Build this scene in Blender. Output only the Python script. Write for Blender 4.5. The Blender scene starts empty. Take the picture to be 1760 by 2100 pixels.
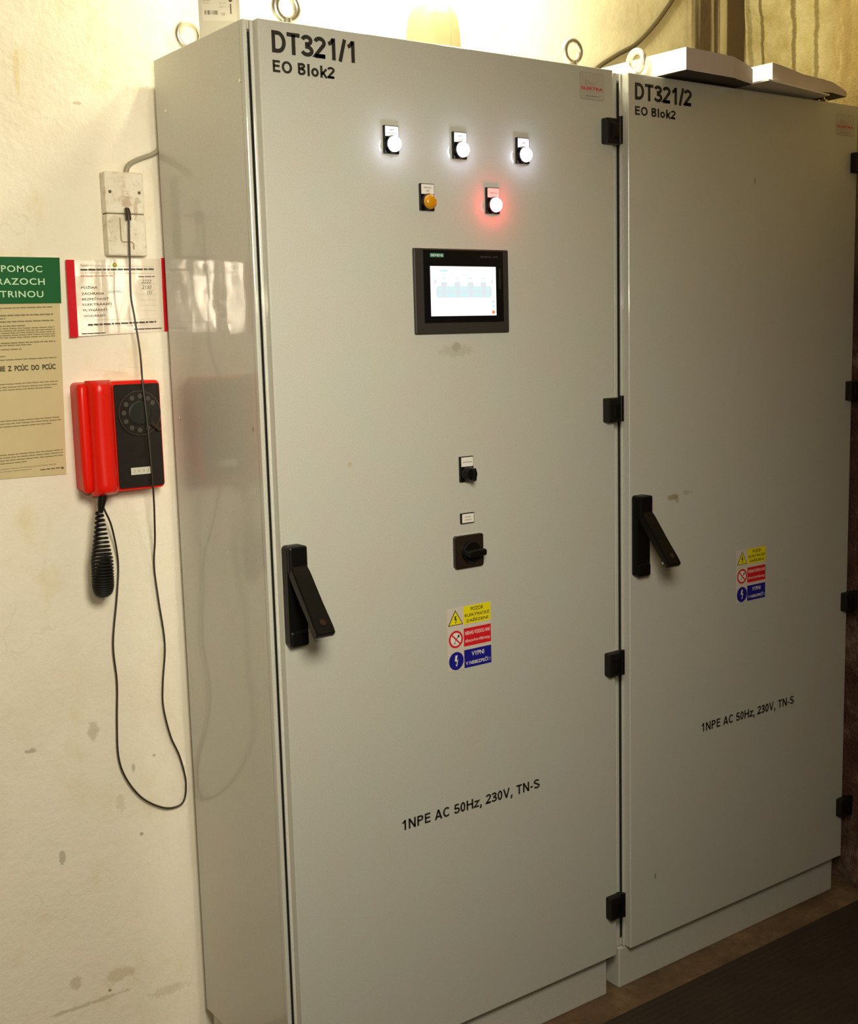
import bpy, bmesh, math, random
from mathutils import Vector, Matrix
random.seed(7)
S = bpy.context.scene
COL = S.collection

# ------------------------------------------------------------------ camera
def make_camera():
    yaw, pitch, roll = 0.62929, -0.14349, -0.02666
    cy, sy, cp, sp = math.cos(yaw), math.sin(yaw), math.cos(pitch), math.sin(pitch)
    f = Vector((sy*cp, cy*cp, sp)); r = Vector((cy, -sy, 0)); u = r.cross(f)
    c, s = math.cos(roll), math.sin(roll)
    r2 = c*r + s*u; u2 = c*u - s*r
    cam = bpy.data.cameras.new('camera'); o = bpy.data.objects.new('camera', cam); COL.objects.link(o)
    M = Matrix((r2, u2, -f)).transposed().to_4x4(); M.translation = Vector((-1.00269, -1.81123, 1.46551))
    o.matrix_world = M
    cam.sensor_fit = 'VERTICAL'; cam.sensor_height = 36.0; cam.lens = 2492.84/2100*36.0
    cam.clip_start = 0.05
    S.camera = o
make_camera()

# ------------------------------------------------------------------ light and exposure
S.view_settings.view_transform = 'Standard'
S.view_settings.look = 'None'
S.view_settings.exposure = 0.0
S.view_settings.gamma = 1.0
S.view_settings.use_curve_mapping = False
w = bpy.data.worlds.new('world'); S.world = w; w.use_nodes = True
w.node_tree.nodes['Background'].inputs[0].default_value = (1, .93, .8, 1)
w.node_tree.nodes['Background'].inputs[1].default_value = 0.02
def area(name, loc, target, sx, sy, watts, col):
    l = bpy.data.lights.new(name, 'AREA'); l.shape = 'RECTANGLE'; l.size = sx; l.size_y = sy; l.energy = watts; l.color = col
    o = bpy.data.objects.new(name, l); COL.objects.link(o); o.location = loc
    o.rotation_euler = (Vector(target)-Vector(loc)).to_track_quat('-Z', 'Y').to_euler()
    return o
def bulb(name, loc, watts, radius, col):
    l = bpy.data.lights.new(name, 'POINT'); l.energy = watts; l.shadow_soft_size = radius; l.color = col
    o = bpy.data.objects.new(name, l); COL.objects.link(o); o.location = loc
# added unseen key light, its cone aimed to brighten the left wall and door
l = bpy.data.lights.new('added_key_spot', 'SPOT'); l.energy = 114; l.shadow_soft_size = .24; l.color = (1.0, .92, .74); l.spot_size = math.radians(104); l.spot_blend = 1.0
o = bpy.data.objects.new('added_key_spot', l); COL.objects.link(o); o.location = (-.52, -1.50, 1.86)
o.rotation_euler = (Vector((-.14, .2, .96))-o.location).to_track_quat('-Z', 'Y').to_euler()
# fluorescent tube hanging above the left cabinet
for x in (.22, .50, .78): bulb('tube_lamp_light', (x, .14, 2.47), 13.5, .03, (1.0, .955, .68))
# the photographer's flash, beside the lens
bulb('camera_flash', (-1.02, -1.83, 1.60), 20, .025, (1, .86, .62))

S.cycles.use_denoising = True
S.cycles.max_bounces = 8
S.cycles.sample_clamp_indirect = 0
S.cycles.blur_glossy = 0.0

# ------------------------------------------------------------------ materials
MATS = {}
def mat(name, col, rough=.5, metal=0, spec=.5, bump=None, emit=None, coat=0, coat_rough=.1, var=None):
    if name in MATS: return MATS[name]
    m = bpy.data.materials.new(name); m.use_nodes = True; MATS[name] = m
    nt = m.node_tree; b = nt.nodes['Principled BSDF']
    b.inputs['Base Color'].default_value = (*col, 1); b.inputs['Roughness'].default_value = rough
    b.inputs['Metallic'].default_value = metal; b.inputs['Specular IOR Level'].default_value = spec
    b.inputs['Coat Weight'].default_value = coat; b.inputs['Coat Roughness'].default_value = coat_rough
    tc = nt.nodes.new('ShaderNodeNewGeometry')
    if var:   # (scale, amount) brightness mottling of the paint itself
        n = nt.nodes.new('ShaderNodeTexNoise'); n.inputs['Scale'].default_value = var[0]; n.inputs['Detail'].default_value = 5
        nt.links.new(tc.outputs['Position'], n.inputs['Vector'])
        mx = nt.nodes.new('ShaderNodeMix'); mx.data_type = 'RGBA'
        mx.inputs['A'].default_value = (*[c*(1-var[1]) for c in col], 1); mx.inputs['B'].default_value = (*[min(1, c*(1+var[1])) for c in col], 1)
        nt.links.new(n.outputs['Fac'], mx.inputs['Factor']); nt.links.new(mx.outputs['Result'], b.inputs['Base Color'])
    if bump:  # (scale, strength, distance)
        n = nt.nodes.new('ShaderNodeTexNoise'); n.inputs['Scale'].default_value = bump[0]; n.inputs['Detail'].default_value = 4
        nt.links.new(tc.outputs['Position'], n.inputs['Vector'])
        bp = nt.nodes.new('ShaderNodeBump'); bp.inputs['Strength'].default_value = bump[1]; bp.inputs['Distance'].default_value = bump[2]
        nt.links.new(n.outputs['Fac'], bp.inputs['Height']); nt.links.new(bp.outputs['Normal'], b.inputs['Normal'])
    if emit:
        b.inputs['Emission Color'].default_value = (*emit[0], 1); b.inputs['Emission Strength'].default_value = emit[1]
    return m

def stain_nodes(nt, base_socket, stains):
    """Dirt marks with a shape of their own: (point, radius xyz, colour, strength, noise scale)."""
    geo = nt.nodes.new('ShaderNodeNewGeometry'); out = base_socket
    for (c, rad, col, st, ns) in stains:
        sub = nt.nodes.new('ShaderNodeVectorMath'); sub.operation = 'SUBTRACT'; sub.inputs[1].default_value = c
        nt.links.new(geo.outputs['Position'], sub.inputs[0])
        n = nt.nodes.new('ShaderNodeTexNoise'); n.inputs['Scale'].default_value = ns; n.inputs['Detail'].default_value = 6; n.inputs['Roughness'].default_value = .65
        nt.links.new(geo.outputs['Position'], n.inputs['Vector'])
        div = nt.nodes.new('ShaderNodeVectorMath'); div.operation = 'DIVIDE'; div.inputs[1].default_value = rad
        nt.links.new(sub.outputs[0], div.inputs[0])
        ln = nt.nodes.new('ShaderNodeVectorMath'); ln.operation = 'LENGTH'; nt.links.new(div.outputs[0], ln.inputs[0])
        ad = nt.nodes.new('ShaderNodeMath'); ad.operation = 'MULTIPLY_ADD'; ad.inputs[1].default_value = 2.4; ad.inputs[2].default_value = -1.2
        nt.links.new(n.outputs['Fac'], ad.inputs[0])
        sm = nt.nodes.new('ShaderNodeMath'); sm.operation = 'ADD'; nt.links.new(ln.outputs['Value'], sm.inputs[0]); nt.links.new(ad.outputs[0], sm.inputs[1])
        mr = nt.nodes.new('ShaderNodeMapRange'); mr.interpolation_type = 'SMOOTHSTEP'
        mr.inputs['From Min'].default_value = 1.0; mr.inputs['From Max'].default_value = .55; mr.inputs['To Min'].default_value = 0; mr.inputs['To Max'].default_value = st
        nt.links.new(sm.outputs[0], mr.inputs['Value'])
        mx = nt.nodes.new('ShaderNodeMix'); mx.data_type = 'RGBA'; mx.inputs['B'].default_value = (*col, 1)
        nt.links.new(out, mx.inputs['A']); nt.links.new(mr.outputs['Result'], mx.inputs['Factor'])
        out = mx.outputs['Result']
    return out

def ramp(nt, sock, stops):
    r = nt.nodes.new('ShaderNodeValToRGB'); nt.links.new(sock, r.inputs[0])
    e = r.color_ramp.elements
    while len(e) < len(stops): e.new(.5)
    for k, (p, c) in enumerate(stops): e[k].position = p; e[k].color = (*c, 1)
    return r.outputs[0]
def noise(nt, vec, scale, detail=6, rough=.6, dist=0):
    n = nt.nodes.new('ShaderNodeTexNoise'); n.inputs['Scale'].default_value = scale; n.inputs['Detail'].default_value = detail
    n.inputs['Roughness'].default_value = rough; n.inputs['Distortion'].default_value = dist
    nt.links.new(vec, n.inputs['Vector']); return n.outputs['Fac']
def mapping(nt, vec, scale, loc=(0, 0, 0)):
    m = nt.nodes.new('ShaderNodeMapping'); m.inputs['Scale'].default_value = scale; m.inputs['Location'].default_value = loc
    nt.links.new(vec, m.inputs['Vector']); return m.outputs[0]
def mixc(nt, a, b, fac, mode='MIX'):
    mx = nt.nodes.new('ShaderNodeMix'); mx.data_type = 'RGBA'; mx.blend_type = mode
    for s_, v in (('A', a), ('B', b)):
        if isinstance(v, tuple): mx.inputs[s_].default_value = (*v, 1)
        else: nt.links.new(v, mx.inputs[s_])
    if isinstance(fac, (int, float)): mx.inputs['Factor'].default_value = fac
    else: nt.links.new(fac, mx.inputs['Factor'])
    return mx.outputs['Result']
def mathn(nt, op, a, b=0.0, c=0.0):
    m = nt.nodes.new('ShaderNodeMath'); m.operation = op
    for k, v in enumerate((a, b, c)):
        if isinstance(v, (int, float)): m.inputs[k].default_value = v
        else: nt.links.new(v, m.inputs[k])
    return m.outputs[0]
def smooth(nt, v, a, b, lo=0.0, hi=1.0):
    mr = nt.nodes.new('ShaderNodeMapRange'); mr.interpolation_type = 'SMOOTHSTEP'
    nt.links.new(v, mr.inputs['Value'])
    for n_, x in (('From Min', a), ('From Max', b), ('To Min', lo), ('To Max', hi)): mr.inputs[n_].default_value = x
    return mr.outputs['Result']
def newmat(name, rough):
    m = bpy.data.materials.new(name); m.use_nodes = True; MATS[name] = m
    b = m.node_tree.nodes['Principled BSDF']; b.inputs['Roughness'].default_value = rough
    return m, m.node_tree, b
def set_bump(nt, b, h, strength, dist):
    bp = nt.nodes.new('ShaderNodeBump'); bp.inputs['Strength'].default_value = strength; bp.inputs['Distance'].default_value = dist
    nt.links.new(h, bp.inputs['Height']); nt.links.new(bp.outputs['Normal'], b.inputs['Normal'])

# wall plaster behind the cabinets
def wall_back_material():
    m, nt, b = newmat('cream_plaster', .85)
    geo = nt.nodes.new('ShaderNodeNewGeometry'); P = geo.outputs['Position']
    sx = nt.nodes.new('ShaderNodeSeparateXYZ'); nt.links.new(P, sx.inputs[0])
    big = noise(nt, P, 3.2, 6)
    c = ramp(nt, big, [(.3, (.80, .72, .56)), (.52, (.87, .81, .67)), (.7, (.84, .79, .63))])
    yel = smooth(nt, noise(nt, mapping(nt, P, (5, 5, 3), (3, 0, 1)), 1.6, 8, .65), .54, .72, 0, .55)
    c = mixc(nt, c, (.74, .62, .32), yel)
    # hairline cracks in the plaster
    vo = nt.nodes.new('ShaderNodeTexVoronoi'); vo.feature = 'DISTANCE_TO_EDGE'; vo.inputs['Scale'].default_value = 3.1
    wob = nt.nodes.new('ShaderNodeTexNoise'); wob.inputs['Scale'].default_value = 9; wob.inputs['Detail'].default_value = 5
    nt.links.new(P, wob.inputs['Vector'])
    va = nt.nodes.new('ShaderNodeVectorMath'); va.operation = 'MULTIPLY_ADD'; va.inputs[1].default_value = (.16, .16, .16)
    nt.links.new(wob.outputs['Color'], va.inputs[0]); nt.links.new(P, va.inputs[2]); nt.links.new(va.outputs[0], vo.inputs['Vector'])
    crack = smooth(nt, vo.outputs['Distance'], .008, .0, 0, 1)
    gate = smooth(nt, noise(nt, P, 5.0, 3), .52, .62)
    c = mixc(nt, c, (.50, .42, .24), mathn(nt, 'MULTIPLY', mathn(nt, 'MULTIPLY', crack, gate), .13))
    # right end of the wall: yellowed, with brown run-off streaks down to the cabinet
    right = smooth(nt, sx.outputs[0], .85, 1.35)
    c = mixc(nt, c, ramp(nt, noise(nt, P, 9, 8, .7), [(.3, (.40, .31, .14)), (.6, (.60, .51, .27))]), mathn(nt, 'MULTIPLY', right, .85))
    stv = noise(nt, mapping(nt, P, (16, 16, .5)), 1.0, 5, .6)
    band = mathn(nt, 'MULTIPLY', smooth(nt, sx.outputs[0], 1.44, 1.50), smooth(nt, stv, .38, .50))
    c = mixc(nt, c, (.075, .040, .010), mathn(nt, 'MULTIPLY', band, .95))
    grey, brown = (.33, .30, .20), (.20, .15, .07)
    c = stain_nodes(nt, c, [((-.206, .4, .733), (.013, .3, .020), (.36, .30, .19), 0.42, 60),
                            ((-.3255, .4, .719), (.013, .3, .006), (.24, .22, .15), 0.52, 90),
                            ((-.283, .4, .495), (.008, .3, .016), (.28, .26, .19), 0.52, 80),
                            ((-.160, .4, .575), (.012, .3, .022), (.50, .42, .26), 0.35, 60),
                            ((-.130, .4, .640), (.004, .3, .014), grey, .55, 90), ((-.085, .4, .655), (.004, .3, .003), brown, .5, 60),
                            ((-.122, .4, .50), (.005, .3, .004), brown, .6, 80),
                            ((-.275, .4, .238), (.012, .3, .018), (.44, .35, .2), 0.42, 50), ((-.208, .4, .197), (.005, .3, .004), brown, .8, 80),
                            ((-.185, .4, .225), (.03, .3, .02), (.50, .38, .18), 0.42, 30), ((-.255, .4, .185), (.09, .3, .005), (.36, .27, .15), 0.42, 40),
                            ((-.35, .4, .14), (.09, .3, .006), (.36, .24, .12), 0.42, 40),
                            ((-.085, .4, .155), (.05, .3, .012), (.40, .31, .18), 0.30, 160),
                            ((-.155, .4, 1.90), (.010, .3, .003), (.42, .33, .1), 0.49, 60),
                            ((-.262, .4, 1.945), (.006, .3, .045), (.66, .52, .18), 0.42, 40),
                            ((-.105, .4, 1.405), (.05, .3, .014), (.64, .48, .24), 0.35, 30)])
    nt.links.new(c, b.inputs['Base Color'])
    h = mathn(nt, 'ADD', noise(nt, P, 60, 6, .65), mathn(nt, 'MULTIPLY', noise(nt, P, 8, 4), 1.6))
    h = mathn(nt, 'SUBTRACT', h, mathn(nt, 'MULTIPLY', mathn(nt, 'MULTIPLY', crack, gate), .18))
    set_bump(nt, b, h, .35, .006)
    return m
def wall_right_material():
    m, nt, b = newmat('flaking_ochre_plaster', .8)
    geo = nt.nodes.new('ShaderNodeNewGeometry'); P = geo.outputs['Position']
    sx = nt.nodes.new('ShaderNodeSeparateXYZ'); nt.links.new(P, sx.inputs[0])
    n1 = noise(nt, P, 14, 8, .7)
    c = ramp(nt, n1, [(.3, (.42, .31, .10)), (.55, (.60, .50, .24)), (.72, (.66, .58, .34))])
    low_red = smooth(nt, sx.outputs[2], 1.95, 1.5)  # turns darker red-brown towards the bottom
    c = mixc(nt, c, ramp(nt, noise(nt, P, 11, 8, .7), [(.35, (.085, .034, .020)), (.52, (.16, .070, .042)), (.68, (.34, .24, .17))]), low_red)
    near = smooth(nt, sx.outputs[1], .17, .10)
    c = mixc(nt, c, ramp(nt, noise(nt, mapping(nt, P, (1, 30, 9)), 1, 6, .7), [(.35, (.30, .19, .05)), (.6, (.46, .32, .11)), (.72, (.7, .58, .3))]), mathn(nt, 'MULTIPLY', mathn(nt, 'MULTIPLY', near, .8), mathn(nt, 'SUBTRACT', 1.0, low_red)))
    # dark vertical cracks where the plaster has split
    wv = mathn(nt, 'ADD', sx.outputs[1], mathn(nt, 'MULTIPLY', mathn(nt, 'SUBTRACT', noise(nt, mapping(nt, P, (1, 1, 3.2)), 1.0, 8, .72), .5), .060))
    for (y0, wd, st) in ((.345, .007, .85), (.243, .009, .8), (.175, .008, .7), (.385, .010, .5)):
        d = mathn(nt, 'ABSOLUTE', mathn(nt, 'SUBTRACT', wv, y0))
        c = mixc(nt, c, (.17, .11, .02), smooth(nt, d, wd, wd*.45, 0, st))
    nt.links.new(c, b.inputs['Base Color'])
    set_bump(nt, b, mathn(nt, 'ADD', noise(nt, P, 45, 8, .7), noise(nt, P, 140, 4)), .8, .012)
    return m
def floor_material():
    m, nt, b = newmat('worn_concrete', .8)
    geo = nt.nodes.new('ShaderNodeNewGeometry'); P = geo.outputs['Position']
    c = ramp(nt, noise(nt, P, 7, 8, .7), [(.32, (.075, .042, .022)), (.52, (.15, .09, .045)), (.68, (.25, .17, .085))])
    nt.links.new(c, b.inputs['Base Color']); set_bump(nt, b, noise(nt, P, 50, 8, .7), .5, .006)
    return m
def grey_coat(name, stains=()):
    m, nt, b = newmat(name, .42)
    geo = nt.nodes.new('ShaderNodeNewGeometry'); P = geo.outputs['Position']
    c = ramp(nt, noise(nt, P, 420, 3, .6), [(.3, (.52, .515, .475)), (.7, (.60, .595, .55))])
    c = mixc(nt, c, ramp(nt, noise(nt, P, 9, 3), [(.35, (1, .98, .95)), (.65, (.97, 1, .97))]), 1.0, 'MULTIPLY')
    c = stain_nodes(nt, c, stains)
    nt.links.new(c, b.inputs['Base Color'])
    b.inputs['Coat Weight'].default_value = .75; b.inputs['Specular IOR Level'].default_value = .3; b.inputs['Coat Roughness'].default_value = .08
    set_bump(nt, b, noise(nt, P, 520, 2, .5), .12, .0006)
    nt2 = b.inputs['Coat Normal']
    return m
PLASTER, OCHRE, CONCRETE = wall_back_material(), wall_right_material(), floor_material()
dk = (.15, .14, .09)
GREY = grey_coat('light_grey_powder_coat', [((.388, 0, 1.438), (.05, .1, .014), (.40, .37, .28), .4, 90), ((.39, 0, 1.445), (.012, .1, .010), (.34, .31, .22), .55, 140),
                                            ((-.013, .056, 1.3155), (.1, .004, .006), (.3, .2, .08), .8, 90), ((.145, 0, 1.245), (.006, .1, .006), (.45, .36, .24), .5, 80)])
GREY2 = grey_coat('light_grey_powder_coat_scuffed', [((.975, 0, 1.104), (.022, .1, .008), (.30, .24, .13), .75, 90), ((.986, 0, 1.098), (.010, .1, .008), (.30, .24, .10), .6, 90),
                                                    ((.9205, 0, .2465), (.004, .1, .008), (.2, .15, .09), .8, 60), ((1.2375, 0, 1.789), (.005, .1, .009), (.28, .26, .2), .7, 80), ((1.02, 0, 1.11), (.02, .1, .006), (.36, .31, .18), .5, 90)])
BLACK = mat('black_plastic', (.004, .0037, .0034), .40, spec=.25)
BLACKM = mat('black_satin_plastic', (.008, .007, .006), .5, spec=.3)
GASKET = mat('dark_gasket', (.02, .018, .014), .8)
ZINC = mat('zinc_steel', (.78, .76, .68), .42, 1.0, bump=(180, .1, .001))
CHROME = mat('chrome', (.7, .7, .7), .12, 1.0)
INK = mat('black_lettering', (.018, .016, .013), .55)
WHITEL = mat('white_legend_plate', (.82, .80, .74), .45)
PAPER = mat('white_paper', (.84, .83, .80), .75, bump=(120, .15, .001))
PAPERE = mat('paper_edges', (.66, .58, .60), .8, bump=(260, .5, .001))
UNDERSHADE = mat('painted_underside_shade', (.10, .08, .065), .8)  # underside of the paper stacks, its shade darkened into the colour
RED = mat('red_glossy_plastic', (.74, .012, .004), .30, spec=.3, coat=0, coat_rough=.06)
REDI = mat('red_print', (.70, .012, .022), .45)
YEL = mat('yellow_print', (.86, .74, .010), .4)
BLUE = mat('blue_print', (.012, .012, .26), .4)
GREENP = mat('green_print', (.004, .105, .022), .55, spec=.25)
MINT = mat('pale_green_lettering', (.52, .76, .50), .5)

# ------------------------------------------------------------------ mesh helpers
def link(name, bm, m, parent=None, smooth_=False, org=None):
    me = bpy.data.meshes.new(name)
    if org is None and parent is not None: org = parent.get('_o', (0, 0, 0))
    if org is not None: bmesh.ops.translate(bm, verts=bm.verts, vec=-Vector(org))
    bm.to_mesh(me); bm.free()
    o = bpy.data.objects.new(name, me); COL.objects.link(o)
    for mm in (m if isinstance(m, (list, tuple)) else [m]): me.materials.append(mm)
    if smooth_:
        for p in me.polygons: p.use_smooth = True
        me.set_sharp_from_angle(angle=math.radians(42))
    if parent is not None: o.parent = parent
    return o
def solid(name, bm, m, parent, base, **k):
    """A mesh part with its own origin at base (world); the bmesh is in world coordinates."""
    o = link(name, bm, m, None, org=base, **k)
    po = Vector(parent['_o']) if parent is not None else Vector((0, 0, 0))
    o.location = Vector(base) - po; o.parent = parent; o['_o'] = tuple(base)
    return o
def box(bm, x0, x1, y0, y1, z0, z1, bev=0, seg=2, mi=0):
    r = bmesh.ops.create_cube(bm, size=1.0); vs = r['verts']
    for v in vs: v.co = Vector(((x0+x1)/2+v.co.x*(x1-x0), (y0+y1)/2+v.co.y*(y1-y0), (z0+z1)/2+v.co.z*(z1-z0)))
    fs = {f for v in vs for f in v.link_faces}
    for f in fs: f.material_index = mi
    if bev > 0:
        es = list({e for v in vs for e in v.link_edges})
        bmesh.ops.bevel(bm, geom=es, offset=bev, segments=seg, profile=.5, affect='EDGES', clamp_overlap=True, material=-1)
    return bm
def B(*a, **k): return box(bmesh.new(), *a, **k)
def quad(bm, x0, x1, z0, z1, y, mi=0):
    f = bm.faces.new([bm.verts.new(p) for p in ((x0, y, z0), (x1, y, z0), (x1, y, z1), (x0, y, z1))]); f.material_index = mi; return bm
def poly(bm, pts, y, mi=0):
    f = bm.faces.new([bm.verts.new((p[0], y, p[1])) for p in pts]); f.material_index = mi
    if f.normal.y > 0: f.normal_flip()
    return bm
def plate(bm, pts, y0, y1, mi=0):
    """An outline in x,z extruded from y0 (front) to y1 (back)."""
    a = [bm.verts.new((p[0], y0, p[1])) for p in pts]; c = [bm.verts.new((p[0], y1, p[1])) for p in pts]
    fs = [bm.faces.new(a), bm.faces.new(c[::-1])]; n = len(pts)
    for k in range(n): fs.append(bm.faces.new((a[k], c[k], c[(k+1) % n], a[(k+1) % n])))
    for f in fs: f.material_index = mi
    bmesh.ops.recalc_face_normals(bm, faces=fs); return bm
def rrect(x0, x1, z0, z1, r, n=5):
    p = []
    for cx, cz, a0 in ((x1-r, z1-r, 0), (x0+r, z1-r, 90), (x0+r, z0+r, 180), (x1-r, z0+r, 270)):
        for k in range(n+1):
            a = math.radians(a0+90*k/n); p.append((cx+r*math.cos(a), cz+r*math.sin(a)))
    return p
def disc(cx, cz, r, n=28, rz=None): return [(cx+r*math.cos(2*math.pi*k/n), cz+(rz or r)*math.sin(2*math.pi*k/n)) for k in range(n)]
def lathe(bm, cx, cz, prof, n=28, mi=0):
    """Rings along -y: prof = [(radius, y)]."""
    rings = [[bm.verts.new((cx+r*math.cos(2*math.pi*k/n), y, cz+r*math.sin(2*math.pi*k/n))) for k in range(n)] for r, y in prof]
    fs = []
    for a, c in zip(rings, rings[1:]):
        for k in range(n): fs.append(bm.faces.new((a[k], a[(k+1) % n], c[(k+1) % n], c[k])))
    fs.append(bm.faces.new(rings[0])); fs.append(bm.faces.new(rings[-1][::-1]))
    for f in fs: f.material_index = mi
    bmesh.ops.recalc_face_normals(bm, faces=fs); return bm
def lathez(bm, cx, cy, prof, n=24):
    rings = [[bm.verts.new((cx+r*math.cos(2*math.pi*k/n), cy+r*math.sin(2*math.pi*k/n), z)) for k in range(n)] for r, z in prof]
    fs = []
    for a, c in zip(rings, rings[1:]):
        for k in range(n): fs.append(bm.faces.new((a[k], a[(k+1) % n], c[(k+1) % n], c[k])))
    fs.append(bm.faces.new(rings[0])); fs.append(bm.faces.new(rings[-1]))
    bmesh.ops.recalc_face_normals(bm, faces=fs); return bm
def spline(pts, per=8):
    out = []; P = [Vector(p) for p in pts]
    for i in range(len(P)-1):
        a, b_, c, d = P[max(i-1, 0)], P[i], P[i+1], P[min(i+2, len(P)-1)]
        for k in range(per):
            t = k/per
            out.append(.5*((2*b_)+(c-a)*t+(2*a-5*b_+4*c-d)*t*t+(3*b_-a-3*c+d)*t**3))
    return out+[P[-1]]
def tube(bm, path, rad, n=10):
    path = [Vector(p) for p in path]; rings = []
    up = Vector((0, 1, 0))
    for i, p in enumerate(path):
        t = (path[min(i+1, len(path)-1)]-path[max(i-1, 0)]).normalized()
        u = up-t*up.dot(t)
        if u.length < 1e-4: u = Vector((1, 0, 0))-t*t.x
        u.normalize(); up = u; v = t.cross(u); r = rad(i/(len(path)-1)) if callable(rad) else rad
        rings.append([bm.verts.new(p+r*(math.cos(2*math.pi*k/n)*u+math.sin(2*math.pi*k/n)*v)) for k in range(n)])
    fs = []
    for a, c in zip(rings, rings[1:]):
        for k in range(n): fs.append(bm.faces.new((a[k], a[(k+1) % n], c[(k+1) % n], c[k])))
    fs += [bm.faces.new(rings[0][::-1]), bm.faces.new(rings[-1])]
    bmesh.ops.recalc_face_normals(bm, faces=fs); return bm
def torus(bm, c, R_, r, axis='y', n=32, k=12):
    vs = []
    for i in range(n):
        a = 2*math.pi*i/n; ring = []
        for j in range(k):
            b_ = 2*math.pi*j/k; q = R_+r*math.cos(b_)
            x, z, y = q*math.cos(a), q*math.sin(a), r*math.sin(b_)
            co = (x, y, z) if axis == 'y' else (y, x, z)
            ring.append(bm.verts.new(Vector(c)+Vector(co)))
        vs.append(ring)
    fs = [bm.faces.new((vs[i][j], vs[(i+1) % n][j], vs[(i+1) % n][(j+1) % k], vs[i][(j+1) % k])) for i in range(n) for j in range(k)]
    bmesh.ops.recalc_face_normals(bm, faces=fs); return bm
def text(bm, s, x0, x1, z0, z1, y, bold=0.0, mi=0, shear=0, spacing=1.0, slope=0):
    """Lettering whose own box fills x0..x1, z0..z1 on the plane y (faces -y)."""
    cu = bpy.data.curves.new('t', 'FONT'); cu.body = s; cu.size = 1; cu.offset = bold; cu.space_character = spacing; cu.resolution_u = 4; cu.shear = shear
    o = bpy.data.objects.new('t', cu); COL.objects.link(o); bpy.context.view_layer.update()
    me = bpy.data.meshes.new_from_object(o.evaluated_get(bpy.context.evaluated_depsgraph_get()))
    bpy.data.objects.remove(o); bpy.data.curves.remove(cu)
    xs = [v.co.x for v in me.vertices]; ys = [v.co.y for v in me.vertices]
    ax, bx, ay, by = min(xs), max(xs), min(ys), max(ys)
    for v in me.vertices:
        u = (v.co.x-ax)/(bx-ax); t = (v.co.y-ay)/(by-ay)
        v.co = (x0+u*(x1-x0), y, z0+t*(z1-z0)+slope*u*(x1-x0))
    n0 = len(bm.faces); bm.from_mesh(me); bm.faces.ensure_lookup_table()
    for f in bm.faces[n0:]: f.material_index = mi
    bpy.data.meshes.remove(me); return bm
def glyphs(s):
    """Centre lines of the sans-serif lettering, cap height 1, stroke s: char -> (width, [(points, closed)])."""
    h = s/2
    def ell(cx, cy, rx, ry, a0, a1, n=14):
        return [(cx+rx*math.cos(math.radians(a0+(a1-a0)*k/n)), cy+ry*math.sin(math.radians(a0+(a1-a0)*k/n))) for k in range(n+1)]
    G = {}
    G['D'] = (.86, [([(.07+h, h), (.07+h, 1-h), (.40, 1-h)]+ell(.40, .5, .44-h, .5-h, 90, -90)+[(.40, h)], True)])
    G['T'] = (.80, [([(.04, 1-h), (.76, 1-h)], False), ([(.40, 0), (.40, 1-h)], False)])
    G['3'] = (.72, [(ell(.34, .735, .23, .265-h, 170, -90)+ell(.34, .27+.01, .27, .27+.01-h+.0, 90, -165), False)])
    G['2'] = (.72, [(ell(.35, .71, .25, .29-h, 168, -28, 16)+[(.10, .02+h), (.64, .02+h)], False), ([(.06, h), (.65, h)], False)])
    G['1'] = (.72, [([(.42, 0), (.42, 1)], False), ([(.12, .715), (.27, .785), (.40, .95)], False)])
    G['/'] = (.40, [([(.05, -.02), (.35, 1.02)], False)])
    G['E'] = (.82, [([(.74, h), (.08+h, h), (.08+h, 1-h), (.73, 1-h)], False), ([(.08+h, .53), (.69, .53)], False)])
    G['O'] = (1.02, [(ell(.51, .5, .46-h, .51-h, 0, 352, 32), True)])
    G['B'] = (.86, [([(.08+h, h), (.08+h, 1-h), (.46, 1-h)]+ell(.46, .77, .25-h*.6, .23-h*.75, 90, -90, 10)+[(.46, .53), (.08+h, .53)], False), ([(.46, .53)]+ell(.47, .285+h*.2, .31-h, .265-h*.75, 90, -90, 10)+[(.46, h), (.08+h, h)], False)])
    G['l'] = (.36, [([(.18, 0), (.18, 1)], False)])
    G['o'] = (.80, [(ell(.40, .37, .35-h, .38-h, 0, 350, 26), True)])
    G['k'] = (.72, [([(.08+h, 0), (.08+h, 1)], False), ([(.66, .74), (.18, .25)], False), ([(.33, .44), (.66, 0)], False)])
    G['N'] = (.98, [([(.08+h, 0), (.08+h, 1)], False), ([(.90-h, 0), (.90-h, 1)], False), ([(.08+h, .97), (.90-h, .03)], False)])
    G['P'] = (.86, [([(.08+h, 0), (.08+h, 1-h), (.46, 1-h)]+ell(.46, .70, .34-h, .30-h, 90, -90, 12)+[(.46, .40+h), (.10, .40+h)], False)])
    G['A'] = (.96, [([(.03+h, 0), (.48, .985)], False), ([(.93-h, 0), (.48, .985)], False), ([(.22, .29), (.74, .29)], False)])
    G['C'] = (.96, [(ell(.49, .5, .44-h, .51-h, 42, 318, 26), False)])
    G['5'] = (.72, [([(.62, 1-h), (.20, 1-h), (.135, .50)], False), (ell(.35, .325, .27, .325-h, 140, -160, 20), False)])
    G['0'] = (.72, [(ell(.36, .5, .31-h, .51-h, 0, 350, 28), True)])
    G['H'] = (.98, [([(.08+h, 0), (.08+h, 1)], False), ([(.90-h, 0), (.90-h, 1)], False), ([(.1, .53), (.88, .53)], False)])
    G['z'] = (.66, [([(.06, .74-h), (.60, .74-h), (.06, h), (.62, h)], False)])
    G['V'] = (.92, [([(.02+h, 1), (.46, .02)], False), ([(.90-h, 1), (.46, .02)], False)])
    G['S'] = (.88, [(ell(.43, .735, .29, .265-h, 18, 255, 16)+ell(.45, .275, .30, .275-h, 75, -162, 16), False)])
    G['-'] = (.46, [([(.06, .34), (.40, .34)], False)])
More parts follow.
